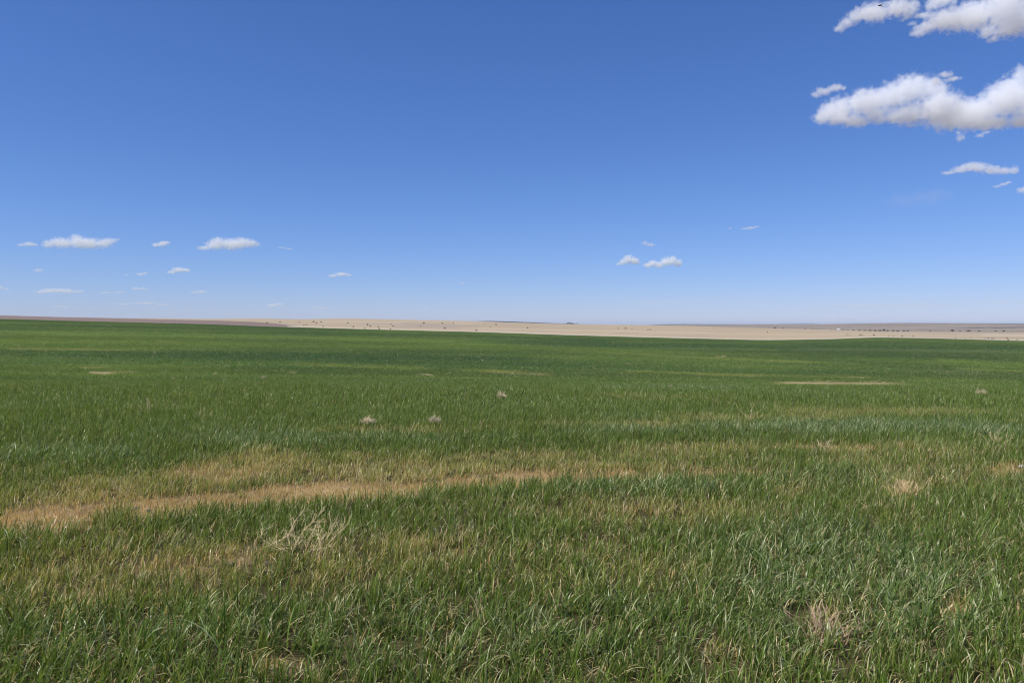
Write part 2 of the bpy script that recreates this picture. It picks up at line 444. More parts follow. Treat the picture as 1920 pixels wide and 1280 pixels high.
def grow(y0, y1, plants, tillers, segs, wmul, lmul=1.0):
    X, Y = sample_points(y0, y1, plants)
    Z = terrain(X, Y)
    px, py = world2px(X, Y, Z)
    dry, yel, lush = near_fields(px, py, X, Y)
    # the dry strips carry only thin, short growth
    keep = rng.random(len(X)) < np.clip(1 - 0.12 * dry - 0.05 * yel, 0.2, 1)
    X, Y, dry, yel, lush = X[keep], Y[keep], dry[keep], yel[keep], lush[keep]
    m = len(X)
    X = np.repeat(X, tillers) + rng.normal(0, 0.022 + 0.0012 * np.repeat(Y, tillers), m * tillers)
    Y = np.repeat(Y, tillers) + rng.normal(0, 0.022 + 0.0012 * np.repeat(Y, tillers), m * tillers)
    plant_l = np.repeat(rng.normal(1, 0.14, m), tillers)
    dry, yel, lush = (np.repeat(a, tillers) for a in (dry, yel, lush))
    n = m * tillers
    Z = terrain(X, Y) - 0.005
    clump = fbm(X * 1.6, Y * 1.6, 71, 3) - 0.5
    wind = fbm(X * 0.7, Y * 0.7, 73, 3) - 0.5
    r = rng.random(n)
    L = (0.168 + 0.05 * lush - 0.095 * dry - 0.04 * yel + clump * 0.10 * (1 - 0.6 * dry)) * plant_l * (0.55 + 0.6 * rng.random(n)) * lmul
    L = np.clip(L, 0.04, 0.42)
    W = (0.0050 + 0.0022 * rng.random(n) + 0.0012 * lush - 0.002 * dry) * wmul
    # gusty lean towards +X, with every blade's own heading
    az = np.where(rng.random(n) < 0.5, rng.normal(0.2 + wind * 1.6, 0.95, n), rng.random(n) * 2 * math.pi)
    lean = np.abs(rng.normal(0.16 + np.clip(clump, 0, 1) * 0.5, 0.16, n))
    curl = np.abs(rng.normal(0.36 + 0.75 * lush, 0.55, n))
    flop = rng.random(n) < 0.14
    curl = np.where(flop, curl + 1.2, curl)
    twist = rng.normal(0, 0.75, n)
    k = rng.random((n, 1)) ** 1.3
    g0 = GREEN * (0.5 + 1.05 * k)
    lm = lush[:, None]
    g0 = g0 * (1 - lm * 0.75) + BLUEG * (0.75 + 0.6 * k) * lm * 0.75
    if y0 >= 30:
        qx, qy = world2px(X, Y, Z)
        fc = far_green(qx, qy, X, Y)
        bare = sstep(0.9, 1.15, fc[:, 0] / fc[:, 1])
        g0 = fc * np.array([1.32, 1.40, 1.12]) * (0.7 + 0.6 * k)
        L = L * (1 - 0.75 * bare)
    g0 = g0 * (1 + 0.08 * sstep(9, 18, Y))[:, None]
    ym = np.clip(yel[:, None] * 0.9 + 0.35 * (rng.random((n, 1)) - 0.55), 0, 1)
    g0 = g0 * (1 - ym) + YELG * (0.7 + 0.6 * k) * ym
    dm = rng.random(n) < np.clip(dry * 0.62 + yel * 0.42 + 0.018 + 0.03 * (Y < 8), 0, 0.85)
    om = rng.random(n) < 0.25 + 0.4 * dry
    dead = np.where(om[:, None], ORANGE, STRAW) * (0.65 + 0.6 * k)
    c0 = np.where(dm[:, None], dead, g0)
    tipm = (rng.random(n) < 0.10 + 0.25 * yel)[:, None]
    c1 = np.where(tipm & ~dm[:, None], c0 * 0.4 + STRAW * 0.55, c0 * 1.12)
    # pale, withered lower leaves lying under the canopy
    wm = (rng.random(n) < 0.07 + 0.06 * (Y < 9)) & ~dm
    c0 = np.where(wm[:, None], (STRAW * 0.85 + YELG * 0.25) * (0.6 + 0.6 * k), c0); c1 = np.where(wm[:, None], c0, c1)
    lean = np.where(wm, lean + 0.5, lean); curl = np.where(wm, curl + 0.9, curl)
    L = np.where(dm, L * 0.8, L)
    # bent leaves: pale undersides, with glints of light painted into their colour
    pm = (rng.random(n) < 0.08 + 0.30 * lush ** 1.5) & ~dm & ~wm
    c0 = np.where(pm[:, None], c0 * 0.5 + PALE_GLINT * 0.5 * (0.6 + 0.6 * k), c0); c1 = np.where(pm[:, None], PALE_GLINT * (0.7 + 0.5 * k), c1)
    curl = np.where(pm, curl + 0.7, curl)
    add_blades(X, Y, Z, L, W, az, lean, curl, twist, c0, c1, segs)


grow(0.9, 8.0, 235, 9, 5, 1.08, 0.97)
grow(8.0, 16.0, 190, 9, 4, 1.15, 0.97)
grow(16.0, 36.0, 85, 8, 3, 1.7)
grow(36.0, 75.0, 20, 7, 2, 3.2)
grow(75.0, 170.0, 4.5, 6, 2, 5.0)
grow(170.0, 440.0, 0.9, 4, 2, 12.0)
# broken straw and dead leaf litter lying on the thin ground
X, Y = sample_points(2.0, 15.0, 900)
Z = terrain(X, Y) + 0.004
px, py = world2px(X, Y, Z)
dry, yel, lush = near_fields(px, py, X, Y)
kp = rng.random(len(X)) < dry * 0.55 + yel * 0.16 + 0.07
X, Y, Z = X[kp], Y[kp], Z[kp]
n = len(X); k = rng.random((n, 1))
lc = np.where(rng.random((n, 1)) < .5, STRAW, np.where(rng.random((n, 1)) < .5, ORANGE, np.array([0.16, 0.115, 0.08]))) * (0.5 + 0.7 * k)
add_blades(X, Y, Z, 0.02 + 0.08 * rng.random(n), 0.003 + 0.004 * rng.random(n), rng.random(n) * 6.283, rng.normal(1.38, .12, n), rng.normal(0.1, .3, n), rng.normal(0, .5, n), lc, lc * 1.1, 3)
# short dry stubble standing in the dry strips
X, Y = sample_points(2.0, 17.0, 1700)
Z = terrain(X, Y)
px, py = world2px(X, Y, Z)
dry, yel, lush = near_fields(px, py, X, Y)
kp = rng.random(len(X)) < dry * (0.15 + 1.1 * fbm(X * 1.7, Y * 1.2, 83, 3)) + yel * 0.10
X, Y, Z = X[kp], Y[kp], Z[kp]
n = len(X); k = rng.random((n, 1))
lc = np.where(rng.random((n, 1)) < .7, ORANGE, STRAW) * (0.5 + 0.7 * k)
add_blades(X, Y, Z, 0.025 + 0.065 * rng.random(n), 0.003 + 0.003 * rng.random(n), rng.random(n) * 6.283, np.abs(rng.normal(.2, .3, n)), np.abs(rng.normal(0.3, .4, n)), rng.normal(0, .7, n), lc, lc * 1.15, 3)
wheat = link("young_wheat", np_mesh("young_wheat", np.concatenate(VV), np.concatenate(FF), 3, np.concatenate(CC)), blade_mat("wheat_leaf"))
tag(wheat, "knee-low young green wheat with yellow thin patches covering the near field", "wheat", kind="stuff")
print("blade verts", voff)
del VV, FF, CC


# ------------------------------------------------------------------ dead weeds
def tube(bm, pts, radii, sides=4):
    rings = []
    for i, p in enumerate(pts):
        a = pts[max(i - 1, 0)]; b = pts[min(i + 1, len(pts) - 1)]
        t = (b - a)
        if t.length < 1e-9: t = Vector((0, 0, 1))
        t.normalize()
        x = t.orthogonal().normalized(); y = t.cross(x)
        rings.append([bm.verts.new(p + (x * math.cos(q) + y * math.sin(q)) * radii[i]) for q in [2 * math.pi * j / sides for j in range(sides)]])
    for r0, r1 in zip(rings, rings[1:]):
        for j in range(sides):
            bm.faces.new((r0[j], r0[(j + 1) % sides], r1[(j + 1) % sides], r1[j]))
    bm.faces.new(rings[0][::-1]); bm.faces.new(rings[-1])


def bm_mesh(name, bm):
    me = bpy.data.meshes.new(name); bm.to_mesh(me); bm.free()
    return me


M_TWIG = plain("dry_pale_twig", (0.78, 0.61, 0.34), 0.8, 0.2, 0.3, 30)
M_STRAW = plain("dry_straw", (0.74, 0.60, 0.36), 0.8, 0.2, 0.3, 30)
M_GREYTW = plain("weathered_twig", (0.66, 0.54, 0.34), 0.8, 0.2, 0.3, 30)
M_RED = plain("russet_stem", (0.52, 0.36, 0.24), 0.8, 0.2, 0.35, 30)
M_ORANGE = plain("orange_straw", (0.80, 0.58, 0.31), 0.8, 0.2, 0.3, 30)
M_DARK = plain("dark_shrub_twig", (0.085, 0.055, 0.04), 0.9, 0.1, 0.4, 3)


def twig_ball(name, rad, twigs, thick, seed, flat=0.8, open_=0.35):
    """rounded tumbleweed: curved twigs branching out of one crown"""
    rs = random.Random(seed); bm = bmesh.new()
    for i in range(twigs):
        th = rs.uniform(0, 2 * math.pi); ph = math.acos(rs.uniform(-0.25, 1))
        d = Vector((math.sin(ph) * math.cos(th), math.sin(ph) * math.sin(th), math.cos(ph) * flat))
        bend = Vector((rs.uniform(-1, 1), rs.uniform(-1, 1), rs.uniform(-.3, 1))) * open_
        p = Vector((0, 0, rad * 0.12)) + Vector((rs.uniform(-1, 1), rs.uniform(-1, 1), rs.uniform(0, .6))) * rad * 0.18
        pts = [p.copy()]; L = rad * rs.uniform(0.65, 1.05); nseg = 5
        for s in range(nseg):
            dd = (d + bend * (s / nseg) + Vector((rs.uniform(-1, 1), rs.uniform(-1, 1), rs.uniform(-1, 1))) * 0.22).normalized()
            p = p + dd * L / nseg
            p.z = max(p.z, 0.01 * rad)
            pts.append(p.copy())
            if s >= 1 and rs.random() < 0.75:
                q = p.copy(); sd = (dd + Vector((rs.uniform(-1, 1), rs.uniform(-1, 1), rs.uniform(-.6, .8))) * 0.9).normalized()
                sp = [q.copy()]
                for _ in range(3):
                    sd = (sd + Vector((rs.uniform(-1, 1), rs.uniform(-1, 1), rs.uniform(-1, 1))) * 0.3).normalized()
                    q = q + sd * L * 0.13; q.z = max(q.z, 0.01 * rad); sp.append(q.copy())
                tube(bm, sp, [thick * .6, thick * .5, thick * .4, thick * .25], 3)
        tube(bm, pts, [thick * (1 - 0.7 * j / nseg) for j in range(nseg + 1)], 4)
    return bm_mesh(name, bm)


def weed_thing(name, me, mat, px, py, rad, label, cat, group=None, lift=0.0, stem=True, rz=None):
    x, y, z = ground_at(px, py)
    if mat is not None and not me.materials: me.materials.append(mat)
    o = bpy.data.objects.new(name, me); COL.objects.link(o)
    o.location = (x, y, z + lift); o.scale = (rad,) * 3
    o.rotation_euler = (0, 0, random.uniform(0, 6.28) if rz is None else rz)
    return tag(o, label, cat, group)


# the big dead tumbleweed of the foreground, read branch by branch (pixels -> its own upright spread, about 0.6 m deep)
bx, by, bz = ground_at(570, 1045)
big = empty("tumbleweed", (bx, by, bz))
tag(big, "large bleached dead tumbleweed with long bare leaning branches in the thin grass of the foreground", "tumbleweed", "dead tumbleweeds in the wheat")
BR = [[(70, 640), (230, 560), (470, 430), (560, 260), (620, 160), (740, 20)], [(545, 740), (545, 690), (590, 560), (660, 430), (800, 260), (900, 160), (980, 70)],
      [(715, 780), (720, 740), (760, 600), (790, 480), (880, 320), (1020, 160)], [(690, 760), (740, 720), (860, 640), (1000, 550), (1090, 430), (1130, 330), (1160, 240)],
      [(780, 810), (900, 720), (1060, 580), (1200, 430), (1300, 330), (1390, 250)], [(985, 700), (980, 640), (950, 520), (930, 400), (935, 290)],
      [(530, 640), (520, 590), (480, 470), (500, 390)], [(470, 600), (380, 640), (230, 570), (170, 530)], [(960, 650), (1130, 660), (1250, 640)], [(70, 440), (120, 350), (230, 270)]]
sc_b = by / F
rs = random.Random(5)
for bi, b in enumerate(BR):
    bm = bmesh.new()
    dep0, dep1 = rs.uniform(-.08, .05), rs.uniform(-0.22, .3)
    pts = []
    for j, (zx, zy) in enumerate(b):
        ppx, ppy = 480 + zx / 8, 950 + zy / 8
        t = j / (len(b) - 1)
        dd = dep0 + (dep1 - dep0) * t
        yy = by + dd
        wx, wz = col2u(ppx, ppy) * yy, CAM_H + row2e(ppy) * yy
        p = Vector((wx - bx, dd, wz - bz))
        if pts:   # a slight crook between the two
            q = (pts[-1] + p) / 2 + Vector((rs.uniform(-1, 1), rs.uniform(-1, 1), rs.uniform(-1, 1))) * 0.004
            pts.append(q)
        pts.append(p)
    th = 0.0034 if bi < 5 else 0.0020
    nn = len(pts)
    tube(bm, pts, [th * (1 - 0.72 * j / nn) for j in range(nn)], 5)
    for j in range(1, nn):
        for _ in range(2 if bi < 6 else 1):
            t = rs.random(); p = pts[j - 1].lerp(pts[j], t)
            main = (pts[j] - pts[j - 1]).normalized()
            d = (main + Vector((rs.uniform(-1, 1), rs.uniform(-1, 1), rs.uniform(-.7, .9))) * 1.1).normalized()
            L = rs.uniform(0.06, 0.19) * (1.1 - 0.5 * j / nn)
            sp = [p.copy()]
            for s in range(5):
                d = (d + Vector((rs.uniform(-1, 1), rs.uniform(-1, 1), rs.uniform(-.6, .9))) * 0.25).normalized()
                p = p + d * L / 5; sp.append(p.copy())
                if s in (1, 3) and rs.random() < .6:
                    q = p.copy(); e = (d + Vector((rs.uniform(-1, 1), rs.uniform(-1, 1), rs.uniform(-1, 1))) * .8).normalized()
                    tube(bm, [q, q + e * L * .18, q + e * L * .33 + Vector((0, 0, rs.uniform(-.01, .015)))], [.0013, .0011, .0007], 3)
            tube(bm, sp, [.0012, .0011, .001, .0009, .0008, .0005], 3)
    link("branch", bm_mesh("branch", bm), M_TWIG if bi not in (7, 8) else M_STRAW, big)

def fan_weed(name, stems, length, spread, thick, seed, kink=0.25):
    """clump of dry stems rising out of one root"""
    rs = random.Random(seed); bm = bmesh.new()
    for i in range(stems):
        th = rs.uniform(0, 2 * math.pi); a = abs(rs.gauss(0, spread))
        d = Vector((math.sin(a) * math.cos(th), math.sin(a) * math.sin(th), math.cos(a)))
        p = Vector((rs.gauss(0, .22), rs.gauss(0, .22), 0)) * length
        pts = [p.copy()]; L = length * rs.uniform(.45, 1.1)
        for s in range(5):
            d = (d + Vector((rs.uniform(-1, 1), rs.uniform(-1, 1), rs.uniform(-1, .6))) * kink).normalized()
            p = p + d * L / 5; p.z = max(p.z, .003); pts.append(p.copy())
            if s in (1, 2, 3) and rs.random() < .5:
                e = (d + Vector((rs.uniform(-1, 1), rs.uniform(-1, 1), rs.uniform(-.5, 1))) * .8).normalized()
                tube(bm, [p.copy(), p + e * L * .12, p + e * L * .26], [thick * .6, thick * .5, thick * .3], 3)
        tube(bm, pts, [thick * (1 - .6 * j / 5) for j in range(6)], 4)
    return bm_mesh(name, bm)

G_T = "dead tumbleweeds in the wheat"
weed_thing("dead_weed", fan_weed("russet_weed", 60, 0.21, 0.7, .0026, 3), M_RED, 1555, 1205, 1.0, "russet brown dead weed with tangled stems among lush leaves near the bottom right", "dead weed", "dead weeds standing in the wheat")
weed_thing("dead_weed", fan_weed("orange_weed", 110, 0.20, 0.5, .0042, 4), M_ORANGE, 1697, 936, 1.0, "small bright orange straw clump in dark green wheat on the right", "dead weed", "dead weeds standing in the wheat")
weed_thing("dead_weed", fan_weed("pale_weed", 34, 0.28, 0.9, .0032, 6), M_TWIG, 1866, 838, 1.0, "pale forked dead stems behind the lush grey-green wheat strip at far right", "dead weed", "dead weeds standing in the wheat")
weed_thing("dead_weed", fan_weed("twig_weed", 16, 0.34, 0.7, .0032, 8), M_TWIG, 274, 776, 1.0, "thin spread of pale twigs in even green wheat at the left", "dead weed", "dead weeds standing in the wheat")
weed_thing("dead_weed", fan_weed("twig_weed", 8, 0.34, 0.6, .003, 9), M_TWIG, 386, 790, 1.0, "few crossed pale stems right of the spread of pale twigs", "dead weed", "dead weeds standing in the wheat")
weed_thing("dead_weed", fan_weed("twig_weed", 5, 0.40, 0.5, .0022, 10), M_TWIG, 1412, 792, 1.0, "single long bowed pale stem beside the lush grey-green strip", "dead weed", "dead weeds standing in the wheat")
weed_thing("dead_weed", fan_weed("twig_weed", 9, 0.30, 0.9, .0040, 12), M_STRAW, 1548, 852, 1.0, "bowed straw stem lying on the dry tan strip at the right", "dead weed", "dead weeds standing in the wheat")
weed_thing("tumbleweed", twig_ball("straw_clump", 1.0, 55, .055, 11, .4), M_STRAW, 691, 806, .115, "flat golden straw tumbleweed in the middle of the near wheat", "tumbleweed", G_T, lift=.12)
weed_thing("tumbleweed", twig_ball("grey_ball", 1.0, 110, .026, 12, .95), M_GREYTW, 815, 803, .105, "round greyish tumbleweed ball right of the flat golden one", "tumbleweed", G_T, lift=.10)
weed_thing("tumbleweed", twig_ball("pale_clump", 1.0, 110, .03, 13, .6), M_GREYTW, 1838, 746, .13, "wide pale tumbleweed lying alone near the right border of the wheat", "tumbleweed", G_T, lift=.12)
weed_thing("tumbleweed", twig_ball("white_clump", 1.0, 60, .035, 14, .7), M_GREYTW, 940, 753, .13, "tiny whitish tumbleweed alone in wheat right of the middle", "tumbleweed", G_T, lift=.12)

def lump(name, seed, sx, sy, sz):
    rs = random.Random(seed); bm = bmesh.new()
    bmesh.ops.create_icosphere(bm, subdivisions=3, radius=1.0)
    dirs = [Vector((rs.gauss(0, 1), rs.gauss(0, 1), rs.gauss(0, 1))).normalized() for _ in range(14)]
    amp = [rs.uniform(.55, .9) for _ in dirs]
    for v_ in bm.verts:
        d = v_.co.normalized(); r = 1.0
        for q, a in zip(dirs, amp):
            c = d.dot(q)
            if c > 0: r = min(r, a / max(c, .3))
        v_.co = Vector((d.x * sx, d.y * sy, d.z * sz)) * r * rs.uniform(.97, 1.03)
    return bm_mesh(name, bm)


M_CLOD = plain("dirt_clod", (0.13, 0.10, 0.085), .95, .05, .35, 60); M_STONE = plain("pale_stone", (0.44, 0.40, 0.35), .8, .2, .2, 40)
for ppx, ppy, r, lab in [(433, 1062, .030, "largest dark dirt clod in the thin patch left of the bleached tumbleweed"), (500, 1059, .024, "dark dirt clod just left below the bleached tumbleweed"), (280, 961, .030, "dark dirt clod on the upper border of the dry tan strip"),
                         (257, 955, .024, "small dark dirt clod left of the one on the upper border"), (165, 998, .026, "dark dirt clod on the lower edge of the dry strip at the left")]:
    weed_thing("dirt_clod", lump("dirt_clod", ppx, r * 1.3, r, r * .8), M_CLOD, ppx, ppy, 1.0, lab, "clod", "dark dirt clods on the thin ground", lift=r * .4)
weed_thing("stone", lump("stone", 3, .05, .045, .035), M_STONE, 1917, 881, 1.0, "pale stone on the bare patch at the right border", "stone", lift=.03)

# tumbleweeds scattered over the rise and the far slope
ORD = ["first", "second", "third", "fourth", "fifth", "sixth", "seventh", "eighth", "ninth", "tenth", "eleventh", "twelfth", "thirteenth", "fourteenth", "fifteenth",
       "sixteenth", "seventeenth", "eighteenth", "nineteenth", "twentieth", "twenty-first", "twenty-second", "twenty-third", "twenty-fourth", "twenty-fifth", "twenty-sixth", "twenty-seventh"]
small = [twig_ball("small_tumbleweed", 1.0, 60, .05, 20 + i, .75) for i in range(4)]
for m_ in small: m_.materials.append(M_GREYTW)
SETS = [("pale tumbleweed on the crest of the near rise", [(102, 739, 5), (164, 714, 6), (325, 711, 6), (349, 708, 4), (404, 703, 7), (495, 710, 9), (672, 700, 3), (843, 701, 4), (1055, 708, 3), (1166, 724, 4), (1176, 714, 4), (1189, 722, 4),
          (1258, 730, 7), (1597, 729, 4), (1614, 733, 4), (1748, 736, 5)]),
        ("whitish tumbleweed speck on the far green slope", [(34, 649, 4), (114, 671, 3), (290, 663, 5), (658, 657, 3), (727, 686, 3), (897, 670, 3), (904, 677, 4), (902, 665, 3), (961, 702, 4), (983, 647, 2.5), (990, 647, 3.5), (1009, 666, 3), (1232, 709, 3.5), (1309, 710, 3.5),
          (1357, 670, 7), (1447, 678, 4), (1538, 695, 3), (1593, 692, 2.5), (1648, 707, 3), (1649, 714, 4), (1907, 724, 5)])]
gi = 0
for text, lst in SETS:
    for k_, (ppx, ppy, wpx) in enumerate(lst):
        x, y, z = ground_at(ppx, ppy)
        o = bpy.data.objects.new("tumbleweed", small[gi % 4]); gi += 1
        COL.objects.link(o)
        r = wpx * y / F * 0.55
        o.location = (x, y, z + (0.10 if y < 40 else 0.05)); o.scale = (r, r, r * .9); o.rotation_euler = (0, 0, random.uniform(0, 6))
        tag(o, f"small {text}, {ORD[k_]} from the left", "tumbleweed", "small tumbleweeds scattered over the green field")

# dark shrubs dotted over the pasture
shrub_m = []
for i in range(4):
    me = twig_ball("shrub", 1.0, 90, .09, 40 + i, .8, .5); me.materials.append(M_DARK); shrub_m.append(me)
SH = [("left of the blue ridge", [(501, 605.5, 3), (525, 604, 3), (561, 603.6, 2.5), (569.5, 610, 2.5), (574.5, 609, 3), (588, 603.6, 4), (593.5, 606.3, 3.2), (602, 604.4, 3), (606, 612.5, 3), (652, 605.6, 3), (662.5, 613, 3.2), (683.5, 616.2, 3), (688.5, 607, 2.6), (689.5, 609.4, 3.4),
                   (694.5, 612, 3.4), (709.5, 613.2, 3), (711, 617, 3.4), (732, 617.4, 3), (733, 608.5, 3), (737, 611.8, 3), (788, 612, 2.5), (794.5, 606, 4), (829, 606.4, 3), (834, 616, 4), (850, 606.6, 3)]),
      ("below the horizon trees", [(893, 620, 4.4), (909, 608.3, 2), (919, 613, 2), (930, 609, 3.5), (989, 615, 3.6), (1159, 616, 2.8), (1173, 616, 3.4), (1185, 616.3, 2.6), (1215, 618.6, 3), (1219.5, 618.1, 3)]),
      ("below the grey hills", [(1439, 622.6, 2.4), (1588, 627.6, 2.6), (1593, 627.7, 2), (1612.5, 628.4, 3), (1616.5, 628, 2.6), (1638.5, 628.8, 3.6), (1666.5, 629.6, 2.2), (1675, 629.8, 2.2), (1691.5, 630.8, 3.2), (1712, 630.8, 2.8),
                     (1791.5, 634.6, 2.6), (1810, 634.8, 2.4), (1820, 633.4, 2.2), (1847, 635, 2.4), (1853, 634, 3), (1859.5, 635, 3), (1862.5, 635, 3), (1888, 634.8, 3.4), (1890.5, 637.6, 3), (1907.5, 637.2, 3)])]
for text, lst in SH:
    for k_, (ppx, ppy, wpx) in enumerate(lst):
        x, y, z = ground_at(ppx, ppy)
        o = bpy.data.objects.new("shrub", shrub_m[gi % 4]); gi += 1
        COL.objects.link(o)
        r = wpx * y / F * 0.46
        o.location = (x, y, z - 0.05); o.scale = (r, r, r); o.rotation_euler = (0, 0, random.uniform(0, 6))
        tag(o, f"dark shrub on tan pasture {text}, {ORD[k_]} from the left", "shrub", "dark shrubs dotted over the tan pasture")


# ------------------------------------------------------------------ far trees
M_BARK = plain("bark", (0.09, 0.07, 0.05), 0.9, 0.1, 0.3, 1)
M_NEEDLE = plain("dark_needles", (0.022, 0.030, 0.026), 0.8, 0.2, 0.4, 0.5)
M_LEAF = plain("hazed_grey_leaf", (0.10, 0.11, 0.085), 0.8, 0.2, 0.4, 0.3)  # leaf colour lightened and greyed to carry distance haze


def crown_mesh(name, w, h, z0, n, leaf, seed, cone=False):
    rs = np.random.default_rng(seed)
    lobes = rs.normal(0, 1, (7, 3)); lobes /= np.linalg.norm(lobes, axis=1)[:, None]
    P = []
    while len(P) < n:
        v = rs.normal(0, 1, 3); v /= np.linalg.norm(v)
        r = rs.random() ** 0.4 * (0.72 + 0.34 * max(0, (lobes @ v).max()) ** 6)
        p = v * r
        zz = (p[2] + 1) / 2
        wz = (1.05 - zz) if cone else 1.0
        P.append((p[0] * w * wz, p[1] * w * wz, z0 + zz * h))
    P = np.array(P)
    a = rs.normal(0, 1, (n, 3)); b = rs.normal(0, 1, (n, 3))
    a *= leaf / np.linalg.norm(a, axis=1)[:, None]; b *= leaf / np.linalg.norm(b, axis=1)[:, None]
    V = np.stack([P - a, P + b, P + a, P - b], 1).reshape(-1, 3)
    return np_mesh(name, V, np.arange(4 * n), 4)


def trunk_mesh(name, h, r):
    bm = bmesh.new()
    tube(bm, [Vector((0, 0, -.5)), Vector((0, 0, h * .4)), Vector((h * .02, 0, h * .75)), Vector((h * .03, h * .01, h))], [r, r * .8, r * .5, r * .15], 7)
    for i in range(6):
        a = i * 1.1; z = h * (.35 + .09 * i)
        tube(bm, [Vector((0, 0, z)), Vector((math.cos(a) * h * .12, math.sin(a) * h * .12, z + h * .08)), Vector((math.cos(a) * h * .24, math.sin(a) * h * .24, z + h * .2))], [r * .4, r * .25, r * .1], 5)
    return bm_mesh(name, bm)


crowns = [crown_mesh("crown", .50, .86, .12, 420, .055, 80 + i) for i in range(3)]
for c in crowns: c.materials.append(M_LEAF)
ncrowns = [crown_mesh("crown", .42, .92, .08, 420, .05, 90 + i) for i in range(2)]
for c in ncrowns: c.materials.append(M_NEEDLE)
trunk = trunk_mesh("trunk", .8, .035); trunk.materials.append(M_BARK)


def tree(px, row, Y, wpx, hpx, label, dark, group, name="tree"):
    z = CAM_H + Y * float(row2e(row)); x = float(col2u(px, row)) * Y
    s = Y / F
    t = empty(name, (x, Y, z), random.uniform(0, 6))
    t.scale = (wpx * s, wpx * s, hpx * s)
    tag(t, label, "tree", group)
    c = bpy.data.objects.new("crown", (ncrowns if dark else crowns)[random.randrange(2)]); COL.objects.link(c); c.parent = t
    k = bpy.data.objects.new("trunk", trunk); COL.objects.link(k); k.parent = t


GH = "dark trees on the horizon"
for (ppx, w_, h_, lab) in [(1058, 3, 2.2, "faint small tree standing alone left of the dark clump on the horizon"), (1063.5, 4, 4, "leftmost tree of the dark clump on the horizon"), (1067, 5, 4.6, "tallest rounded tree in the middle of the dark horizon clump"),
                           (1070.5, 5, 4.4, "full dark tree right of the tallest in the horizon clump"), (1074, 4.4, 3.2, "lower tree on the right flank of the dark horizon clump"), (1077, 3.6, 2.4, "lowest tree at the right end of the dark horizon clump"),
                           (1082, 2.6, 3.8, "upright dark tree standing apart right of the horizon clump"), (1084.8, 1.6, 1.8, "tiny dark tree next to the upright one on the horizon")]:
    tree(ppx, 608.4, 2060, w_, h_, lab, True, GH)
GV = "trees along the valley below the grey hills"
TL = [(1453, 615.9, 4.5, 3.6, "grey bush-like tree left of the dark tree row"), (1468, 616, 3, 2.6, "small grey tree second in from the left below the hills"), (1509, 617.3, 4, 2, "low rounded tree just left of the dark tree row"),
      (1523, 617.7, 8, 1.8, "low wide tree at the left end of the dark row"), (1530, 617.9, 8, 1.9, "second low tree of the dark row left of the white building"), (1537, 618.1, 8, 1.9, "third low tree of the dark row left of the white building"),
      (1544, 618.3, 8, 1.8, "fourth low tree of the dark row left of the white building"), (1557, 618.7, 6, 2.4, "pale green tree close to the left of the white building"), (1565, 618.9, 5, 2, "low tree touching the left of the white building"),
      (1581, 619.2, 5, 2.4, "first tree to the right of the white building"), (1590, 619.4, 6, 2, "second tree to the right of the white building"), (1600, 619.7, 7, 2.6, "third wide tree to the right of the white building"),
      (1611, 620, 8, 2.8, "fourth dark tree to the right of the white building"), (1621, 620.2, 8, 2.6, "fifth dark tree to the right of the white building"), (1631, 620.4, 8, 3, "sixth dark tree to the right of the white building"),
      (1641, 620.6, 8, 3.2, "bluish wide tree left of the tallest valley tree"), (1650, 620.7, 8, 3.4, "bluish wide tree next left of the tallest valley tree"), (1657.5, 620.8, 6, 5.2, "tallest bluish tree of the valley row"),
      (1664, 620.9, 7, 3, "bluish tree right of the tallest valley tree"), (1675, 621, 7, 3.2, "blue-grey tree after the first gap right of the tallest"), (1683, 621.1, 8, 2.8, "low blue-grey tree before the second gap"),
      (1695, 621.2, 7, 3, "blue-grey tree left in the pair at the right end of the row"), (1702, 621.2, 7, 3, "blue-grey tree right in the pair at the right end of the row"), (1744, 621.6, 3, 3, "faint lone tree in the middle of the right hills"),
      (1786, 621.4, 9, 5, "purple-grey domed tree at the foot of the grey hills"), (1800, 621.5, 3, 3, "thin faint tree between the two domed trees"), (1816, 621.5, 10, 4, "wide domed grey tree right of the purple-grey one"), (1836, 621.6, 6, 3, "low faint grey tree right of the wide domed one"), (1867, 621.6, 4, 3.4, "small faint tree near the right border"), (1882, 621.6, 6, 3.4, "rightmost faint grey tree at the foot of the hills")]
for (ppx, row, w_, h_, lab) in TL:
    tree(ppx, row + .6, 2090 + random.uniform(0, 60), w_, h_, lab, 1515 < ppx < 1548, GV)

# white farm building
def box(bm, x0, x1, y0, y1, z0, z1):
    v = [bm.verts.new(c) for c in [(x0, y0, z0), (x1, y0, z0), (x1, y1, z0), (x0, y1, z0), (x0, y0, z1), (x1, y0, z1), (x1, y1, z1), (x0, y1, z1)]]
    for f in [(0, 3, 2, 1), (4, 5, 6, 7), (0, 1, 5, 4), (1, 2, 6, 5), (2, 3, 7, 6), (3, 0, 4, 7)]: bm.faces.new([v[i] for i in f])


Yb = 2075
zb = CAM_H + Yb * float(row2e(618.7)); xb = float(col2u(1572, 618.5)) * Yb
fb = empty("farm_building", (xb, Yb, zb), 0.15)
tag(fb, "small white gabled building among the low trees below the grey hills", "building")
bm = bmesh.new()
for q in [[(-3.2, -2.2, -1), (3.2, -2.2, -1), (3.2, -2.2, 2.9), (-3.2, -2.2, 2.9)], [(3.2, 2.2, -1), (-3.2, 2.2, -1), (-3.2, 2.2, 2.9), (3.2, 2.2, 2.9)]]:
    bm.faces.new([bm.verts.new(p) for p in q])
for sx in (-3.2, 3.2):
    bm.faces.new([bm.verts.new(p) for p in [(sx, -2.2, -1), (sx, 2.2, -1), (sx, 2.2, 2.9), (sx, 0, 4.2), (sx, -2.2, 2.9)]])
link("wall", bm_mesh("wall", bm), plain("white_boards", (.8, .8, .78), .6, .3, .05, 1), fb)
bm = bmesh.new()
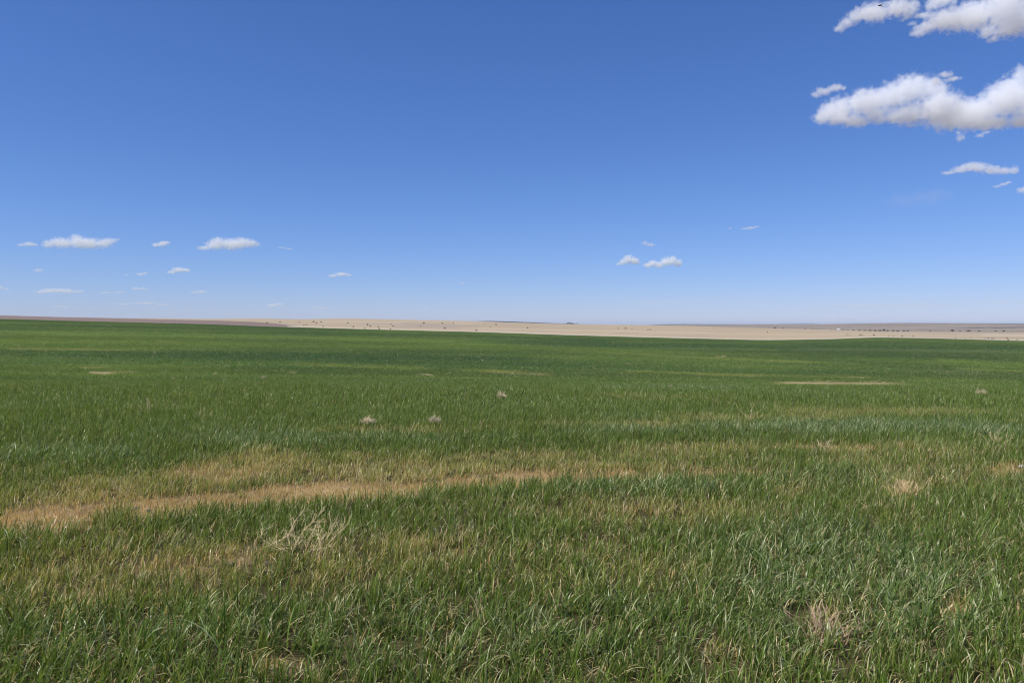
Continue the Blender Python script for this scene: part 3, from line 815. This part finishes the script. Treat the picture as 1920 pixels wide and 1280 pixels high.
for s in (-1, 1):
    pts = [(-3.5, s * 2.5, 2.75), (3.5, s * 2.5, 2.75), (3.5, 0, 4.27), (-3.5, 0, 4.27)]
    lo = [bm.verts.new(p) for p in pts]; hi = [bm.verts.new((p[0], p[1], p[2] + .14)) for p in pts]
    bm.faces.new(lo); bm.faces.new(hi)
    for j in range(4): bm.faces.new((lo[j], lo[(j + 1) % 4], hi[(j + 1) % 4], hi[j]))
link("roof", bm_mesh("roof", bm), plain("white_metal_roof", (.78, .78, .78), .5, .4, .05, 1), fb)
bm = bmesh.new(); box(bm, -.5, .5, -2.27, -2.203, -1, 1.4); link("door", bm_mesh("door", bm), plain("grey_door", (.35, .35, .36), .6), fb)

# ------------------------------------------------------------------ bird
Yd = 24.0
def bp(px_, py_, dy=0.0):
    y = Yd + dy
    return Vector((float(col2u(px_, py_)) * y, y, CAM_H + float(row2e(py_)) * y))


M_BIRD = plain("dark_feather", (0.012, 0.012, 0.016), 0.6, 0.3, 0.2, 20)
b0 = bp(1648.6, 10.6)
bird = empty("bird", b0)
tag(bird, "small dark bird flying left in front of the topmost cloud with both wings swept back", "bird")
bm = bmesh.new()
tube(bm, [bp(1646.0, 10.9) - b0, bp(1647.0, 10.7) - b0, bp(1648.4, 10.6) - b0, bp(1650, 10.8) - b0, bp(1651.4, 10.7) - b0, bp(1653.2, 10.4) - b0], [.004, .016, .021, .018, .010, .004], 10)
me = bm_mesh("body", bm)
for p in me.polygons: p.use_smooth = True
link("body", me, M_BIRD, bird)


def wing(root_f, root_b, mid_f, mid_b, tip, th=.003):
    bm = bmesh.new()
    P = [Vector(p) for p in (root_f, root_b, mid_f, mid_b, tip)]
    up = Vector((0, -th, th))
    lo = [bm.verts.new(p - up) for p in P]; hi = [bm.verts.new(p + up) for p in P]
    for a, fl in ((lo, 1), (hi, -1)):
        bm.faces.new([a[i] for i in (0, 2, 3, 1)][::fl]); bm.faces.new([a[i] for i in (2, 4, 3)][::fl])
    for i, j in ((0, 2), (2, 4), (4, 3), (3, 1), (1, 0)): bm.faces.new((lo[i], lo[j], hi[j], hi[i]))
    return bm_mesh("wing", bm)


link("wing", wing(bp(1649, 10.2) - b0, bp(1650.8, 10.6) - b0, bp(1652.2, 8.6, .05) - b0, bp(1653, 9.2, .04) - b0, bp(1656, 7.2, .1) - b0), M_BIRD, bird)
link("wing", wing(bp(1649.2, 11.2) - b0, bp(1651, 11.2) - b0, bp(1652.8, 12.4, -.05) - b0, bp(1653.2, 11.7, -.06) - b0, bp(1656, 12.6, -.12) - b0), M_BIRD, bird)

# ------------------------------------------------------------------ clouds: real lumpy volumes of scattering vapour about 1.2 km up
SUN_EL, SUN_AZ = 57.0, -122.0


def cloud(label, puffs, od=None, vox=1.5, nsc=9.0, amp=2.3, base=None, group=None):
    rs = random.Random(label)
    od = od or (0.075 if nsc > 6 else 0.17)
    P = np.array(puffs, float)
    low = base if base else float(np.max(P[:, 1] + P[:, 3] * .7))
    e = max(float(row2e(low)), 0.03)
    Y = min((1200 - CAM_H) / e, 38000.0)
    s = Y / F                                   # metres per photograph pixel at the cloud
    cx, cy = float(P[:, 0].mean()), float(P[:, 1].mean())
    u0, e0 = float(col2u(cx, cy)), float(row2e(cy))
    bm = bmesh.new(); ell = []
    for (x, y, rx, ry) in puffs:
        du = (float(col2u(x, y)) - u0) * F; de = (float(row2e(y)) - e0) * F
        c = (du * s, rs.uniform(-.5, .5) * rx * s, de * s); r = (rx * 1.12 * s, (rx + ry) * .66 * s, ry * 1.12 * s)
        ell.append((c, r))
        m = Matrix.Translation(Vector(c) / s) @ Matrix.Diagonal((r[0] / s * 1.25, r[1] / s * 1.25, r[2] / s * 1.25, 1))
        bmesh.ops.create_icosphere(bm, subdivisions=3, radius=1.0, matrix=m)
    me = bm_mesh("cloud", bm)
    o = bpy.data.objects.new("cloud", me); COL.objects.link(o)
    r = o.modifiers.new("r", 'REMESH'); r.mode = 'VOXEL'; r.voxel_size = vox
    bpy.context.view_layer.update()
    me2 = bpy.data.meshes.new_from_object(o.evaluated_get(bpy.context.evaluated_depsgraph_get()))
    o.modifiers.clear(); o.data = me2; bpy.data.meshes.remove(me)
    me2.transform(Matrix.Scale(s, 4))
    o.location = (u0 * Y, Y, CAM_H + e0 * Y)
    m = bpy.data.materials.new("cloud_vapour"); m.use_nodes = True
    nt = m.node_tree; nt.nodes.remove(nt.nodes["Principled BSDF"])
    v = nt.nodes.new("ShaderNodeVolumePrincipled")
    v.inputs["Color"].default_value = (.99, .995, 1, 1); v.inputs["Anisotropy"].default_value = 0.0
    tc = nt.nodes.new("ShaderNodeTexCoord"); cur = None

    def math_(op, a, b, c=None):
        q = nt.nodes.new("ShaderNodeMath"); q.operation = op
        for i, x in enumerate((a, b, c)):
            if x is None: continue
            if isinstance(x, (int, float)): q.inputs[i].default_value = x
            else: nt.links.new(x, q.inputs[i])
        return q.outputs[0]
    for c, r in ell:                            # distance to the nearest puff, in puff radii
        a = nt.nodes.new("ShaderNodeVectorMath"); a.operation = 'SUBTRACT'; a.inputs[1].default_value = c
        nt.links.new(tc.outputs["Object"], a.inputs[0])
        d = nt.nodes.new("ShaderNodeVectorMath"); d.operation = 'DIVIDE'; d.inputs[1].default_value = r
        nt.links.new(a.outputs[0], d.inputs[0])
        l = nt.nodes.new("ShaderNodeVectorMath"); l.operation = 'LENGTH'; nt.links.new(d.outputs[0], l.inputs[0])
        cur = l.outputs["Value"] if cur is None else math_('SMOOTH_MIN', cur, l.outputs["Value"], 0.3)
    n = nt.nodes.new("ShaderNodeTexNoise"); n.inputs["Scale"].default_value = 1 / (nsc * s); n.inputs["Detail"].default_value = 6; n.inputs["Roughness"].default_value = .6
    nt.links.new(tc.outputs["Object"], n.inputs["Vector"])
    val = math_('ADD', math_('SUBTRACT', 0.92, cur), math_('MULTIPLY', math_('SUBTRACT', n.outputs["Fac"], 0.5), amp))
    mr = nt.nodes.new("ShaderNodeMapRange"); mr.inputs["From Min"].default_value = 0.0; mr.inputs["From Max"].default_value = 0.65
    mr.inputs["To Min"].default_value = 0; mr.inputs["To Max"].default_value = od / s
    nt.links.new(val, mr.inputs["Value"]); nt.links.new(mr.outputs["Result"], v.inputs["Density"])
    nt.links.new(v.outputs[0], nt.nodes["Material Output"].inputs["Volume"])
    m.cycles.volume_step_rate = 3.0 / (max(o.dimensions) / s / 10)
    me2.materials.clear(); me2.materials.append(m)
    return tag(o, label, "cloud", group)


GC = "white clouds in the blue sky"
CL = [
 ("topmost cloud with a tapered lobe at its left, cut by the top of the picture", [(1578, 50, 11, 9), (1590, 42, 14, 10), (1603, 33, 20, 12), (1625, 24, 24, 14), (1650, 20, 26, 17), (1678, 18, 26, 17), (1700, 22, 20, 12), (1692, 38, 9, 4), (1712, 8, 14, 8), (1722, 30, 10, 5)], {}),
 ("broad cloud in the top right corner, right of the tapered one", [(1722, 62, 14, 6), (1712, 44, 10, 4), (1735, 28, 14, 7), (1738, 50, 22, 10), (1765, 38, 32, 16), (1800, 28, 36, 22), (1840, 22, 38, 28), (1875, 18, 34, 34), (1850, 62, 18, 13), (1860, 74, 12, 8), (1900, 34, 34, 32), (1935, 40, 30, 30), (1885, 60, 26, 14), (1745, 12, 14, 9), (1770, -2, 30, 12), (1960, 30, 40, 34)], {}),
 ("small puff just above the left end of the biggest cloud", [(1530, 178, 11, 5), (1546, 170, 17, 8), (1566, 165, 17, 7), (1581, 166, 6, 4)], dict(vox=1.0)),
 ("biggest cloud, long white bank reaching the right border", [(1540, 220, 16, 13), (1556, 210, 22, 20), (1580, 203, 30, 24), (1570, 224, 24, 10), (1610, 196, 30, 24), (1640, 190, 30, 24), (1670, 182, 30, 26), (1700, 170, 28, 28), (1722, 162, 26, 24), (1745, 166, 26, 22), (1765, 168, 16, 14), (1612, 222, 30, 13), (1645, 212, 26, 14), (1650, 226, 20, 8), (1675, 220, 26, 12), (1710, 212, 34, 22), (1750, 206, 44, 28), (1800, 212, 50, 26), (1840, 206, 46, 28), (1875, 190, 40, 32), (1905, 172, 32, 32), (1908, 146, 17, 20), (1940, 190, 44, 44), (1870, 224, 50, 12), (1925, 226, 40, 12), (1975, 195, 46, 44)], dict(vox=1.5, nsc=12.0)),
 ("ragged wisp curling off the hump of the biggest cloud", [(1757, 152, 10, 8), (1770, 142, 13, 6), (1788, 148, 14, 4), (1782, 160, 5, 3)], dict(vox=1.0, od=.10)),
 ("thin scrap hanging under the middle of the biggest cloud", [(1803, 258, 8, 7), (1796, 250, 6, 4)], dict(nsc=5.0, vox=.8, od=.09)),
 ("slanted scrap under the biggest cloud, right of the other scrap", [(1838, 254, 9, 4), (1850, 248, 8, 3)], dict(nsc=5.0, vox=.8, od=.08)),
 ("flat cloud below the biggest one near the right border", [(1782, 323, 12, 4), (1800, 318, 18, 7), (1820, 312, 18, 9), (1842, 312, 20, 10), (1862, 318, 20, 8), (1886, 318, 16, 8), (1900, 319, 9, 9)], dict(vox=1.1)),
 ("thin streak under the flat cloud at the right", [(1868, 350, 8, 2.5), (1880, 346, 9, 3.5), (1890, 342, 6, 3)], dict(nsc=5.0, vox=.8, od=.10)),
 ("small scrap touching the right border below the flat cloud", [(1914, 357, 8, 6), (1926, 354, 10, 7)], dict(nsc=5.0, vox=.9, od=.10)),
 ("faint low puff at the left end of the longest low cloud", [(38, 459, 8, 3), (50, 457, 11, 5), (64, 459, 10, 3)], dict(nsc=5.0, vox=.8, od=.10)),
 ("longest low cloud at the left with a peak in its middle", [(88, 457, 12, 8), (104, 454, 15, 10), (122, 456, 15, 10), (139, 449, 11, 11), (150, 455, 18, 12), (172, 457, 20, 11), (192, 456, 16, 9), (208, 452, 12, 6), (219, 449, 6, 3.5)], dict(nsc=5.0, vox=.9, od=.10)),
 ("little cloud between the two long low clouds", [(291, 459, 8, 4), (303, 457, 10, 5.5), (313, 455, 6, 3.5)], dict(nsc=5.0, vox=.7)),
 ("low lens-shaped cloud with a flat base left of the middle", [(384, 465, 14, 4.5), (400, 459, 18, 9), (412, 455, 16, 10), (432, 457, 24, 11), (455, 455, 20, 10), (472, 457, 13, 8), (482, 458, 7, 5)], dict(nsc=5.0, vox=.9, od=.10)),
 ("small cloud under the lens-shaped one", [(321, 510, 9, 3.5), (336, 506, 13, 5), (351, 507, 9, 3.5)], dict(nsc=5.0, vox=.7)),
 ("small flat cloud alone right of the lens-shaped one", [(624, 517, 9, 3), (639, 514, 12, 4), (653, 516, 7, 2.5)], dict(nsc=5.0, vox=.7)),
 ("faint wide cloud low over the brown field at the left", [(74, 547, 12, 4), (92, 545, 16, 5), (112, 545, 16, 5), (132, 546, 16, 5), (148, 546, 9, 3.5)], dict(nsc=5.0, vox=.7, od=.08)),
 ("faint round puff above the faint wide cloud", [(74, 507, 9, 4)], dict(nsc=5.0, vox=.6, od=.09)),
 ("faint puff left of the small cloud under the lens-shaped one", [(264, 514, 9, 3.2), (272, 512, 6, 3)], dict(nsc=5.0, vox=.6, od=.10)),
 ("tiny faint dab left of the faint puff", [(236, 515, 5, 2)], dict(nsc=5.0, vox=.5, od=.09)),
 ("faint low cloud right of the faint wide one", [(252, 541, 9, 3), (265, 541, 10, 3), (278, 543, 7, 2)], dict(nsc=5.0, vox=.6, od=.08)),
 ("faint oval puff low under the lens-shaped cloud", [(366, 548, 9, 3.5), (378, 547, 10, 4)], dict(nsc=5.0, vox=.6, od=.08)),
 ("faint puff cut by the left border above the horizon", [(2, 539, 8, 5), (12, 542, 7, 3)], dict(nsc=5.0, vox=.6, od=.08)),
 ("very faint puff just above the horizon left of the middle", [(514, 572, 12, 4), (526, 570, 7, 3)], dict(nsc=5.0, vox=.6, od=.10)),
 ("very faint thin streak right of the lens-shaped cloud", [(528, 464, 8, 1.6), (540, 466, 9, 1.6)], dict(nsc=5.0, vox=.5, od=.09)),
 ("peaked small cloud of the pair right of the middle", [(1160, 495, 7, 2.5), (1169, 491, 9, 6), (1178, 486, 10, 9), (1187, 489, 10, 8), (1195, 490, 7, 5.5)], dict(nsc=5.0, vox=.7)),
 ("two-humped small cloud of the pair right of the middle", [(1215, 497, 8, 5.5), (1224, 494, 10, 7), (1236, 496, 10, 6.5), (1250, 490, 11, 9), (1260, 489, 10, 9), (1270, 493, 9, 8)], dict(nsc=5.0, vox=.7)),
 ("little thin cloud above the pair right of the middle", [(1209, 456, 7, 4), (1220, 459, 10, 3.5)], dict(nsc=5.0, vox=.6, od=.10)),
 ("thin streak of cloud high to the right of the small pair", [(1396, 429, 8, 2.2), (1409, 427, 10, 3), (1418, 425, 6, 2)], dict(nsc=5.0, vox=.6, od=.10)),
 ("tiny dab of cloud left of the thin streak", [(1369, 428, 5, 3)], dict(nsc=5.0, vox=.5, od=.04)),
 ("faint flat streak just above the brown field at the left", [(200, 549, 14, 2.5), (222, 548, 14, 2.5)], dict(nsc=5.0, vox=.6, od=.05)),
 ("faint pale scrap closest to the horizon at the left", [(108, 574, 10, 3), (122, 576, 10, 3)], dict(nsc=5.0, vox=.6, od=.05)),
 ("long thin veil low above the horizon at the left", [(235, 570, 20, 2), (275, 568, 26, 2.4), (305, 571, 16, 2)], dict(nsc=5.0, vox=.6, od=.05)),
 ("faint round scrap low above the pasture left of the middle", [(590, 576, 9, 3), (604, 578, 12, 3)], dict(nsc=5.0, vox=.6, od=.05)),
 ("faint scrap low in the sky left of the dark ridge", [(794, 579, 9, 2.5), (805, 580, 7, 2)], dict(nsc=5.0, vox=.6, od=.05)),
 ("broad thin veil low in the sky right of the middle", [(1230, 566, 90, 5), (1330, 560, 90, 4), (1410, 556, 60, 3)], dict(nsc=16.0, vox=1.2, od=.003)),
 ("broad thin veil low in the sky at the far right", [(1600, 575, 120, 6), (1740, 570, 120, 6), (1870, 566, 100, 6)], dict(nsc=16.0, vox=1.2, od=.003)),
 ("pale veil hanging under the biggest cloud at the right", [(1700, 375, 40, 16), (1750, 368, 40, 18)], dict(nsc=18.0, od=.0025)),
 ("tiny faint dab low over the middle of the pasture", [(866, 531, 7, 2.4)], dict(nsc=5.0, vox=.5, od=.09)),
]
for lab, puffs, kw in CL:
    cloud(lab, puffs, group=GC, **kw)

# ------------------------------------------------------------------ air
bm = bmesh.new(); box(bm, -130000, 130000, -600, 53000, -330, 60)
hz = bm_mesh("haze", bm)
HM = bpy.data.materials.new("air"); HM.use_nodes = True
nt = HM.node_tree; nt.nodes.remove(nt.nodes["Principled BSDF"])
v = nt.nodes.new("ShaderNodeVolumePrincipled"); v.inputs["Color"].default_value = (.75, .85, 1, 1); v.inputs["Density"].default_value = 3.5e-5
v.inputs["Anisotropy"].default_value = 0.0
nt.links.new(v.outputs[0], nt.nodes["Material Output"].inputs["Volume"])
tag(link("haze", hz, HM), kind="stuff")

# ------------------------------------------------------------------ light
w = bpy.data.worlds.new("World"); SC.world = w; w.use_nodes = True
nt = w.node_tree; bg = nt.nodes["Background"]
sk = nt.nodes.new("ShaderNodeTexSky"); sk.sky_type = 'NISHITA'; sk.sun_disc = False
sk.sun_elevation = math.radians(SUN_EL); sk.sun_rotation = math.radians(SUN_AZ % 360)
sk.altitude = 1500; sk.air_density = 1.0; sk.dust_density = 0.5; sk.ozone_density = 3.0
# the deep dry-air blue of the photograph: each channel of the sky's light gets its own contrast
sp = nt.nodes.new("ShaderNodeSeparateColor"); cb = nt.nodes.new("ShaderNodeCombineColor")
nt.links.new(sk.outputs[0], sp.inputs[0])
for k, (gain, power) in enumerate(((0.75, 1.10), (0.78, 0.93), (1.14, 0.83))):
    pw = nt.nodes.new("ShaderNodeMath"); pw.operation = 'POWER'; pw.inputs[1].default_value = power
    ml = nt.nodes.new("ShaderNodeMath"); ml.operation = 'MULTIPLY'; ml.inputs[1].default_value = gain * 0.1 ** (power - 1)
    nt.links.new(sp.outputs[k], pw.inputs[0]); nt.links.new(pw.outputs[0], ml.inputs[0]); nt.links.new(ml.outputs[0], cb.inputs[k])
nt.links.new(cb.outputs[0], bg.inputs[0]); bg.inputs[1].default_value = 0.10
sd = bpy.data.lights.new("sun", 'SUN'); sd.energy = 4.6; sd.angle = math.radians(.5); sd.color = (1, .95, .85)
so = bpy.data.objects.new("sun", sd); COL.objects.link(so)
a, e_ = math.radians(SUN_AZ), math.radians(SUN_EL)
dirv = Vector((math.sin(a) * math.cos(e_), math.cos(a) * math.cos(e_), math.sin(e_)))
so.rotation_euler = (-dirv).to_track_quat('-Z', 'Y').to_euler(); so.location = (0, 0, 100)

SC.view_settings.view_transform = 'Standard'; SC.view_settings.look = 'None'
SC.view_settings.gamma = 1.0; SC.view_settings.exposure = 0.0
SC.render.engine = 'CYCLES'
SC.cycles.max_bounces = 24; SC.cycles.volume_bounces = 24; SC.cycles.transparent_max_bounces = 8
SC.cycles.diffuse_bounces = 1; SC.cycles.glossy_bounces = 1; SC.cycles.transmission_bounces = 2
SC.cycles.use_denoising = True
SC.cycles.pixel_filter_type = 'BLACKMAN_HARRIS'; SC.cycles.filter_width = 1.1
